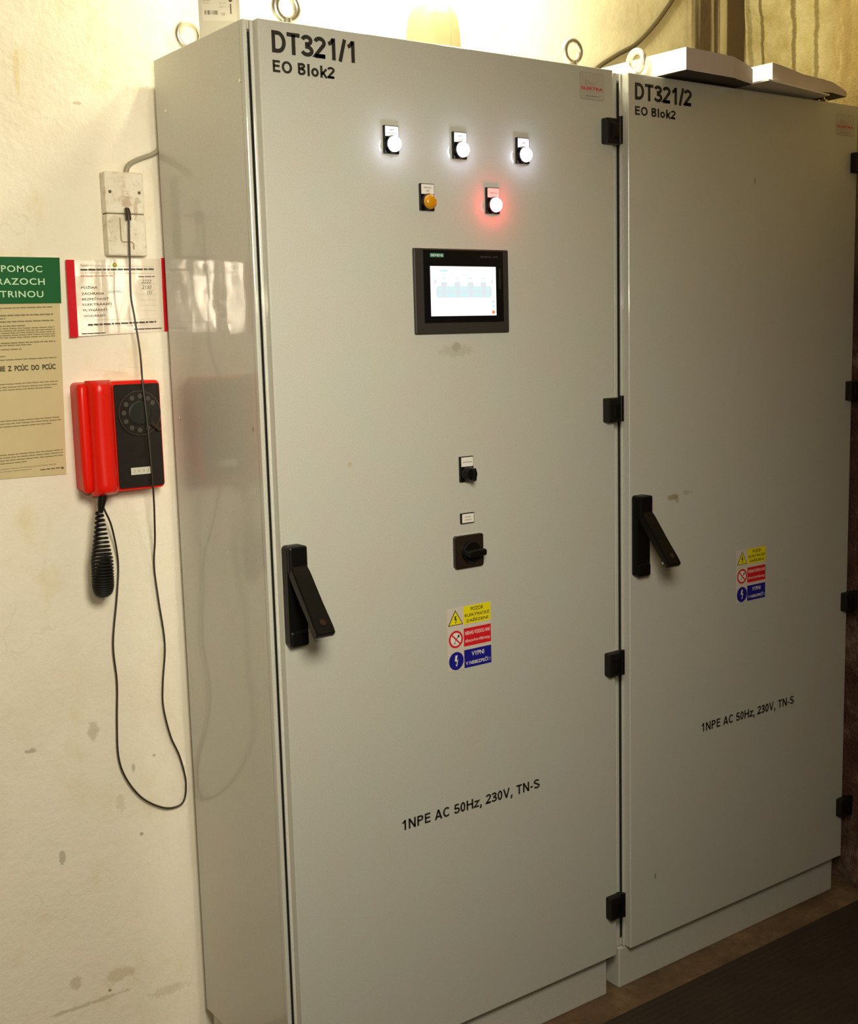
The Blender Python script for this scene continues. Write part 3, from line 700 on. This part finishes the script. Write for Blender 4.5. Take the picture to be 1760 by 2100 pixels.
# rounded plastic canister under the lamp
def canister():
    cx, cy, z0, H_, a, b_ = .574, .295, 1.985, .158, .056, .050
    bm = bmesh.new(); n = 40; rings = []
    for (s, z) in ((.90, 0), (.97, .004), (1, .015), (1, .07), (.97, .10), (.90, .128), (.76, .146), (.52, .155), (.2, .158)):
        rings.append([bm.verts.new((cx+a*s*math.copysign(abs(math.cos(t))**.8, math.cos(t)), cy+b_*s*math.copysign(abs(math.sin(t))**.8, math.sin(t)), z0+z)) for t in [2*math.pi*k/n for k in range(n)]])
    for p, q in zip(rings, rings[1:]):
        for k in range(n): bm.faces.new((p[k], p[(k+1) % n], q[(k+1) % n], q[k]))
    bm.faces.new(rings[0]); bm.faces.new(rings[-1]); bmesh.ops.recalc_face_normals(bm, faces=bm.faces)
    t = thing('canister', 'rounded cream plastic canister standing on top of the left cabinet', 'container', (cx, cy, z0))
    link('shell', bm, mat('cream_plastic', (.46, .38, .21), .5), t, True)
    bm = bmesh.new(); tube(bm, [(cx+.012, cy-b_*s-.0002, z0+z) for s, z in ((1, .015), (1, .07), (.97, .10), (.90, .128), (.76, .146))], .0012, 8)
    link('mould_seam', bm, mat('cream_seam', (.52, .43, .26), .4), t)
canister()

# ------------------------------------------------------------------ things on the wall
YW = YB
# upper right cable on the wall
P = [(1.46, .391, 2.36), (1.3986, .392, 2.2847), (1.3373, .393, 2.2187), (1.2685, .393, 2.1621), (1.2014, .393, 2.1284), (1.12, .392, 2.08), (1.05, .391, 2.00), (1.03, .390, 1.90)]
bm = bmesh.new(); tube(bm, spline(P, 6), .0055, 8); tag(link('wall_cable', bm, mat('dark_cable', (.08, .06, .025), .6), smooth_=True), 'dark cable slanting down the wall behind the right cabinet', 'cable')
# grey cable into the socket box
P = [(-.078, .384, 1.775), (-.073, .384, 1.792), (-.056, .386, 1.8035), (-.019, .388, 1.8185), (-.001, .390, 1.835), (.03, .391, 1.87), (.06, .391, 1.93)]
bm = bmesh.new(); tube(bm, spline(P, 6), .0045, 10); tag(link('wall_cable', bm, mat('grey_cable', (.34, .31, .22), .5), smooth_=True), 'grey cable from the top of the wall socket box to behind the left cabinet', 'cable')

# socket box
so = thing('telephone_socket', 'dirty cream telephone socket box on the wall above the phone', 'socket', (-.083, YW, 1.628))
m, nt, b = newmat('dirty_cream_plastic', .45)
geo = nt.nodes.new('ShaderNodeNewGeometry'); PP = geo.outputs['Position']
c = ramp(nt, noise(nt, PP, 40, 8, .7), [(.30, (.40, .31, .19)), (.45, (.72, .65, .50)), (.6, (.80, .75, .62))])
c = stain_nodes(nt, c, [((-.082, .372, 1.728), (.012, .1, .016), (.42, .28, .16), .7, 110), ((-.062, .372, 1.729), (.008, .1, .007), (.46, .33, .2), .6, 120), ((-.066, .372, 1.710), (.005, .1, .02), (.45, .33, .2), .6, 90), ((-.105, .372, 1.69), (.015, .1, .016), (.62, .54, .38), .5, 60)])
nt.links.new(c, b.inputs['Base Color'])
CREAM = m
bm = bmesh.new(); box(bm, -.1235, -.0475, .376, YW, 1.7052, 1.7800, .003); link('upper_cover', bm, CREAM, so)
bm = bmesh.new(); box(bm, -.1235, -.0475, .376, YW, 1.6285, 1.7040, .003)
link('lower_cover', bm, CREAM, so)
bm = bmesh.new(); box(bm, -.1215, -.0495, .380, YW, 1.7035, 1.7057); link('joint_gap', bm, mat('grime', (.10, .07, .03), .8), so)
bm = bmesh.new(); tube(bm, [(-.0985, .3752, 1.697), (-.0985, .3752, 1.656), (-.096, .3752, 1.6535), (-.078, .3752, 1.6535), (-.0745, .3752, 1.650), (-.0745, .3752, 1.640)], .0011, 6); link('moulded_ridge', bm, mat('grimy_ridge', (.34, .27, .15), .6), so)
for x in (-.1145, -.0577):
    bm = bmesh.new(); lathe(bm, x, 1.7435, [(.0028, .377), (.0028, .3748), (.0018, .3743)], 14); link('screw', bm, mat('rusty_screw', (.12, .09, .05), .5, .5), so)

# red wall telephone
ph = thing('wall_telephone', 'red wall telephone with black dial face and coiled cord', 'telephone', (-.13, YW, 1.197))
bm = bmesh.new(); plate(bm, rrect(-.2055, -.0535, 1.1955, 1.3985, .010), .340, YW)
bmesh.ops.bevel(bm, geom=[e for e in bm.edges if all(v.co.y < .345 for v in e.verts)], offset=.005, segments=3, affect='EDGES')
link('housing', bm, RED, ph, True)
bm = bmesh.new(); plate(bm, rrect(-.1465, -.0575, 1.2005, 1.3925, .004), .3378, .345)
fp = solid('face_plate', bm, mat('black_scuffed_plate', (.010, .0065, .004), .5, spec=.25, var=(60, .4), bump=(220, .1, .001)), ph, (-.1465, .34, 1.2))
bm = bmesh.new(); quad(bm, -.1225, -.0830, 1.2240, 1.2374, .3374, 0); text(bm, '2 8 4 3', -.118, -.087, 1.2280, 1.2335, .3371, .0, 1)
link('number_label', bm, [mat('label_white', (.62, .60, .50), .5), mat('label_grey_ink', (.36, .34, .27), .6)], fp)
cx, cz = -.1000, 1.3385
bm = bmesh.new(); lathe(bm, cx, cz, [(.0415, .3385), (.0415, .3345), (.040, .333)], 48)
di = solid('rotary_dial', bm, mat('black_dial', (.011, .008, .006), .35, spec=.3), ph, (cx, .335, cz))
bm = bmesh.new(); torus(bm, (cx, .3335, cz), .0410, .0007, 'y', 48, 6); link('dial_rim', bm, mat('worn_rim', (.085, .045, .025), .5), di)
bm = bmesh.new()
lathe(bm, cx, cz, [(.0225, .3338), (.0225, .3315), (.020, .331)], 36); link('dial_centre', bm, mat('dial_centre_card', (.012, .012, .008), .4, spec=.3), di)
bm = bmesh.new()
for k in range(12):
    if k in (0, 1) : continue
    a = math.radians(-62+k*30+ (8 if k == 2 else 0)); poly(bm, disc(cx+.0315*math.cos(a+.5), cz+.0315*math.sin(a+.5), .0046, 14), .3326)
link('finger_holes', bm, mat('finger_hole_grey', (.050, .040, .027), .5), di)
bm = bmesh.new(); tube(bm, [(cx+.020, .331, cz-.020), (cx+.036, .3295, cz-.034)], .0034, 8); link('finger_stop', bm, mat('worn_metal', (.07, .045, .025), .4, .5), di)
# handset: rounded bar clipped to the left side of the housing
def handset():
    bm = bmesh.new(); nz = 30; rings = []
    sec = [(-.1985, .345), (-.2005, .334), (-.1985, .322), (-.192, .312), (-.183, .3075), (-.172, .3075), (-.163, .312), (-.1555, .320), (-.1515, .331), (-.1510, .345)]
    for j in range(nz+1):
        t = j/nz; z = 1.1925+t*(1.402-1.1925); e = min(t, 1-t)*nz/2.2
        q = 1 if e >= 1 else math.sqrt(max(0, 1-(1-e)**2))*.45+.55
        mid = 1-.09*math.sin(math.pi*t)
        rings.append([bm.verts.new((-.1755+(x+.1755)*(.94+.06*q)*(1.0 if y > .33 else mid*.0+1), .345+(y-.345)*q*mid, z)) for x, y in sec])
    for p, r_ in zip(rings, rings[1:]):
        for k in range(len(sec)-1): bm.faces.new((p[k], p[k+1], r_[k+1], r_[k]))
        bm.faces.new((p[-1], p[0], r_[0], r_[-1]))
    bm.faces.new(rings[0]); bm.faces.new(rings[-1]); bmesh.ops.recalc_face_normals(bm, faces=bm.faces)
    o = solid('handset', bm, RED, ph, (-.1755, .33, 1.1925), smooth_=True)
    # narrow lobe along the outer side, parted from the handset by a groove
    bm = bmesh.new(); pts = []
    tube(bm, spline([(-.2055, .341, 1.199), (-.2070, .338, 1.23), (-.2070, .338, 1.37), (-.2055, .341, 1.394)], 6), lambda t: .0098*(1-.35*abs(2*t-1)**4), 14)
    link('cradle_lip', bm, RED, ph, True)
    # cord boot
    bm = bmesh.new(); tube(bm, [(-.181, .336, 1.199), (-.182, .335, 1.188), (-.186, .334, 1.172), (-.188, .334, 1.160)], lambda t: .0105-.0060*t, 12)
    link('cord_boot', bm, BLACK, o, True)
handset()
def coil():
    pts = []; N = 27; zt, zb = 1.163, 1.004
    for k in range(N*14+1):
        t = k/(N*14); a = 2*math.pi*N*t
        s = t**1.35*.62+t*.38                      # turns bunch towards the bottom
        z = zt-(zt-zb)*(1-(1-t)**1.55)
        r = .0055+.0135*min(1, t/.42)**1.1
        if t > .68: r *= math.sqrt(max(.04, 1-((t-.68)/.325)**2))
        pts.append((-.1875-.003*t+r*math.cos(a), .340+r*.85*math.sin(a), z))
    pts = [(-.188, .334, 1.178), (-.188, .335, 1.170)]+pts
    bm = bmesh.new(); tube(bm, pts, .0024, 7); link('coiled_cord', bm, BLACKM, ph, True)
coil()
P = [(-0.086, 0.3625, 1.704), (-0.0885, 0.362, 1.652), (-0.0927, 0.36, 1.5603), (-0.0893, 0.36, 1.5245), (-0.085, 0.352, 1.4523), (-0.0915, 0.3325, 1.3943), (-0.0885, 0.3275, 1.308), (-0.0833, 0.332, 1.1975), (-0.0726, 0.362, 1.1008), (-0.066, 0.39, 1.0376), (-0.0612, 0.39, 0.9689), (-0.0534, 0.39, 0.8794), (-0.0623, 0.39, 0.8017), (-0.0643, 0.39, 0.7522), (-0.0526, 0.39, 0.6894), (-0.0363, 0.39, 0.6451), (-0.0258, 0.39, 0.5914), (-0.0314, 0.39, 0.5515), (-0.0511, 0.39, 0.5412), (-0.0822, 0.39, 0.5492), (-0.1215, 0.39, 0.5796), (-0.1508, 0.39, 0.627), (-0.1627, 0.39, 0.6743), (-0.1611, 0.39, 0.7429), (-0.156, 0.39, 0.8198), (-0.1587, 0.39, 0.8977), (-0.1447, 0.39, 0.9911), (-0.1384, 0.39, 1.0567), (-0.1552, 0.368, 1.1272), (-0.1755, 0.35, 1.168), (-0.18, 0.349, 1.2)]
bm = bmesh.new(); tube(bm, spline(P, 6), .0019, 8); lc = solid('line_cord', bm, mat('dark_brown_cord', (.030, .020, .012), .5), ph, (-.086, .3625, 1.704), smooth_=True)
bm = bmesh.new(); tube(bm, [(-.0865, .372, 1.7125), (-.0868, .366, 1.7110), (-.0868, .3635, 1.703), (-.0868, .3630, 1.692)], lambda t: .0035+.0015*min(1, t*2), 10); link('line_plug', bm, mat('brown_black_plug', (.035, .020, .010), .5), lc, True)

# printed lines too small to read: rows of word-shaped dashes
def words(bm, x0, x1, z, h, y, mi, slope=0, seed=0, gap=.0016):
    rr = random.Random(seed); x = x0
    while x < x1-.002:
        w_ = min(rr.uniform(.005, .016), x1-x); quad(bm, x, x+w_, z+slope*(x-x0)-h/2, z+slope*(x-x0)+h/2, y, mi); x += w_+gap
# first-aid poster (runs out of the picture on the left)
po = thing('first_aid_poster', 'yellowed paper first aid poster with green heading, left of the phone', 'poster', (-.36, YW, 1.2315))
px0 = -.56
bm = bmesh.new(); plate(bm, [(px0, 1.2335), (-.2240, 1.2305), (-.2120, 1.6245), (px0, 1.6245)], .3972, YW-.0002)
link('sheet', bm, mat('yellowed_paper', (.60, .50, .27), .7, var=(14, .10), bump=(20, .2, .004)), po)
bm = bmesh.new(); plate(bm, [(px0, 1.5405), (-.2120, 1.5430), (-.2095, 1.6245), (px0, 1.6245)], .3962, .3973)
hd = solid('heading_band', bm, GREENP, po, (px0, .397, 1.54)); hd['label'] = 'green heading band with pale lettering'
bm = bmesh.new()
text(bm, 'PRVÁ  POMOC', -.3800, -.2430, 1.5980, 1.6125, .3957, .012, 0, spacing=1.12); text(bm, 'PRI ÚRAZOCH', -.3780, -.2400, 1.5757, 1.5902, .3957, .012, 0, spacing=1.12); text(bm, 'ELEKTRINOU', -.3660, -.2440, 1.5535, 1.5650, .3957, .012, 0, spacing=1.12)
link('heading_lettering', bm, MINT, hd)
PRN = [mat('faded_print', (.20, .17, .08), .7), mat('dark_print', (.06, .05, .02), .7)]
bm = bmesh.new(); k = 0; yy = .3968
for (z, x1, h) in ((1.5365, -.229, .0020), (1.5235, -.2285, .0024), (1.5165, -.315, .002), (1.5125, -.2275, .0022), (1.5040, -.278, .0020), (1.5005, -.2275, .0016), (1.4965, -.2275, .0016), (1.4925, -.2275, .0016), (1.4885, -.2275, .0016), (1.4845, -.2275, .0016),
                   (1.4750, -.2275, .0020), (1.4700, -.272, .0018), (1.4625, -.290, .0018), (1.4500, -.320, .0016), (1.4455, -.2275, .0018),
                   (1.4025, -.2285, .0016), (1.3970, -.2285, .0016), (1.3920, -.239, .0016), (1.3370, -.2275, .0016), (1.3320, -.2275, .0016), (1.3265, -.242, .0016), (1.2765, -.228, .0016), (1.2715, -.228, .0016), (1.2665, -.2285, .0016), (1.2600, -.296, .0016), (1.2510, -.240, .0009), (1.2455, -.288, .0009)):
    if k and z < zl-.025: link('paragraph_print', bm, PRN, po); bm = bmesh.new()
    zl = z; k += 1; sl = .05; words(bm, px0+.03, x1, z-sl*(x1-px0-.03)*.4, h, yy, 0, sl*.4, k, .0014)
words(bm, -.272, -.232, 1.2425, .0016, yy, 1, .03, 99)

poly(bm, disc(-.2305, 1.2425, .002, 12), yy, 1)
link('footer_print', bm, PRN, po)
bm = bmesh.new(); text(bm, 'PREMIESTNENIE  Z  PCÚC  DO  PCÚC', -.388, -.2305, 1.4225, 1.4345, yy, .04, 0, slope=.01)
link('subheading_print', bm, PRN[1], po)

# emergency-number sign, a glossy sheet
si = thing('emergency_number_sign', 'glossy white emergency number sheet with red side stripes, above the phone', 'sign', (-.1, YW, 1.483))
m, nt, b = newmat('glossy_laminated_sheet', .075)
b.inputs['Base Color'].default_value = (.76, .68, .55, 1)
geo = nt.nodes.new('ShaderNodeNewGeometry')
set_bump(nt, b, noise(nt, mapping(nt, geo.outputs['Position'], (1, 1, .6)), 14, 2), .10, .010)
def sheet_y(x, z=1.535):   # the laminated sheet curls forward at its free left, upper and lower edges
    u = min(x, -.105); y = .3975-.0062*u-.186*u*u+(x-u)*.0329
    return y-.22*(z-1.536)**2-.0004*math.exp(-((x+.135)/.004)**2)
bm = bmesh.new(); n = 40; rows = []
for i in range(n+1):
    x = -.2005+(.2005-.0052)*i/n; zb = 1.4815+.0075*i/n; rows.append([bm.verts.new((x-.0012*(1-j/8.), sheet_y(x, zb+(1.6195+.0065*i/n-zb)*j/8), zb+(1.6195+.0065*i/n-zb)*j/8)) for j in range(9)])
for i in range(n):
    for j in range(8): bm.faces.new((rows[i][j], rows[i+1][j], rows[i+1][j+1], rows[i][j+1]))
r = bmesh.ops.extrude_face_region(bm, geom=list(bm.faces)); bmesh.ops.translate(bm, verts=[v for v in r['geom'] if isinstance(v, bmesh.types.BMVert)], vec=(0, .0008, 0)); bmesh.ops.recalc_face_normals(bm, faces=bm.faces)
link('sheet', bm, m, si, True)
REDG = mat('red_laminated_stripe', (.62, .008, .018), .25)
for (a0, a1, za, zb) in ((-.2012, -.1852, 1.4805, 1.6205), (-.0115, -.0042, 1.4880, 1.6270)):
    bm = bmesh.new(); yy = min(sheet_y(a0, 1.6), sheet_y(a1, 1.6))-.0009
    plate(bm, [(a0-.0015, za), (a1-.0015, za), (a1, zb), (a0, zb)], yy, yy+.0006); p = link('side_stripe', bm, REDG, si); p['label'] = 'red stripe'
bm = bmesh.new(); yy = .3893
def onsheet(bm, n0):
    bm.verts.ensure_lookup_table()
    for v in bm.verts[n0:]: v.co.y = sheet_y(v.co.x, v.co.z)-.0006
rows_ = (('POŽIAR', -.1745, -.1425, 1.5683, 0), ('ZÁCHRANA', -.1742, -.1300, 1.5573, 0), ('BEZPEČNOSŤ', -.1738, -.1215, 1.5475, 0), ('ELEKTRÁREŇ', -.1735, -.1170, 1.5378, 0), ('PLYNÁREŇ', -.1732, -.1275, 1.5275, 0), ('VODÁREŇ', -.1725, -.1310, 1.5170, 0))
for s, x0, x1, z, _ in rows_: text(bm, s, x0, x1, z, z+.0055, yy, .012, 0, slope=.02)
text(bm, '(LEKÁR)', -.1220, -.0960, 1.5600, 1.5670, yy, 0, 0, .3)
for s, x0, x1, z in (('2222', -.0540, -.0345, 1.5795), ('2150', -.0540, -.0345, 1.5690), ('151', -.0440, -.0335, 1.5590)): text(bm, s, x0, x1, z, z+.0065, yy, 0, 0, .3)
for z in (1.5785, 1.5680, 1.5580, 1.5480, 1.5380, 1.5280): quad(bm, -.0590, -.0265, z, z+.0004, yy, 1)
words(bm, -.0600, -.0270, 1.5915, .0018, yy, 0, .02, 5); words(bm, -.1740, -.0280, 1.6030, .0032, yy, 0, .02, 6); words(bm, -.1740, -.1110, 1.5915, .0014, yy, 2, .02, 8)
for z in (1.6105, 1.5975): quad(bm, -.1740, -.0270, z, z+.0005, yy, 1)
text(bm, 'Tiesň.', -.1740, -.158, 1.6085, 1.6135, yy, 0, 1)
words(bm, -.1660, -.0290, 1.5030, .0032, yy, 0, .03, 9)
for z in (1.5090, 1.4975): quad(bm, -.1700, -.0270, z+.003, z+.0034, yy, 1)
words(bm, -.1790, -.1330, 1.4870, .0020, yy, 0, .02, 12, .0006); words(bm, -.0750, -.0170, 1.4935, .0022, yy, 0, .02, 13, .0006)
onsheet(bm, 0)
link('sheet_print', bm, [mat('sign_black_print', (.07, .06, .04), .6), mat('sign_thin_print', (.34, .30, .20), .6), mat('sign_red_print', (.45, .16, .10), .6)], si)
bm = bmesh.new(); lathe(bm, -.1064, 1.6125, [(.0042, sheet_y(-.1064)-.0003), (.0040, sheet_y(-.1064)-.0025), (.0022, sheet_y(-.1064)-.0036)], 18); p = link('pin', bm, mat('brass_pin', (.42, .37, .06), .4, .3), si); p['label'] = 'olive yellow drawing pin'

# ------------------------------------------------------------------ tidy: drop the builder's own bookkeeping
for o in S.objects:
    if '_o' in o: del o['_o']
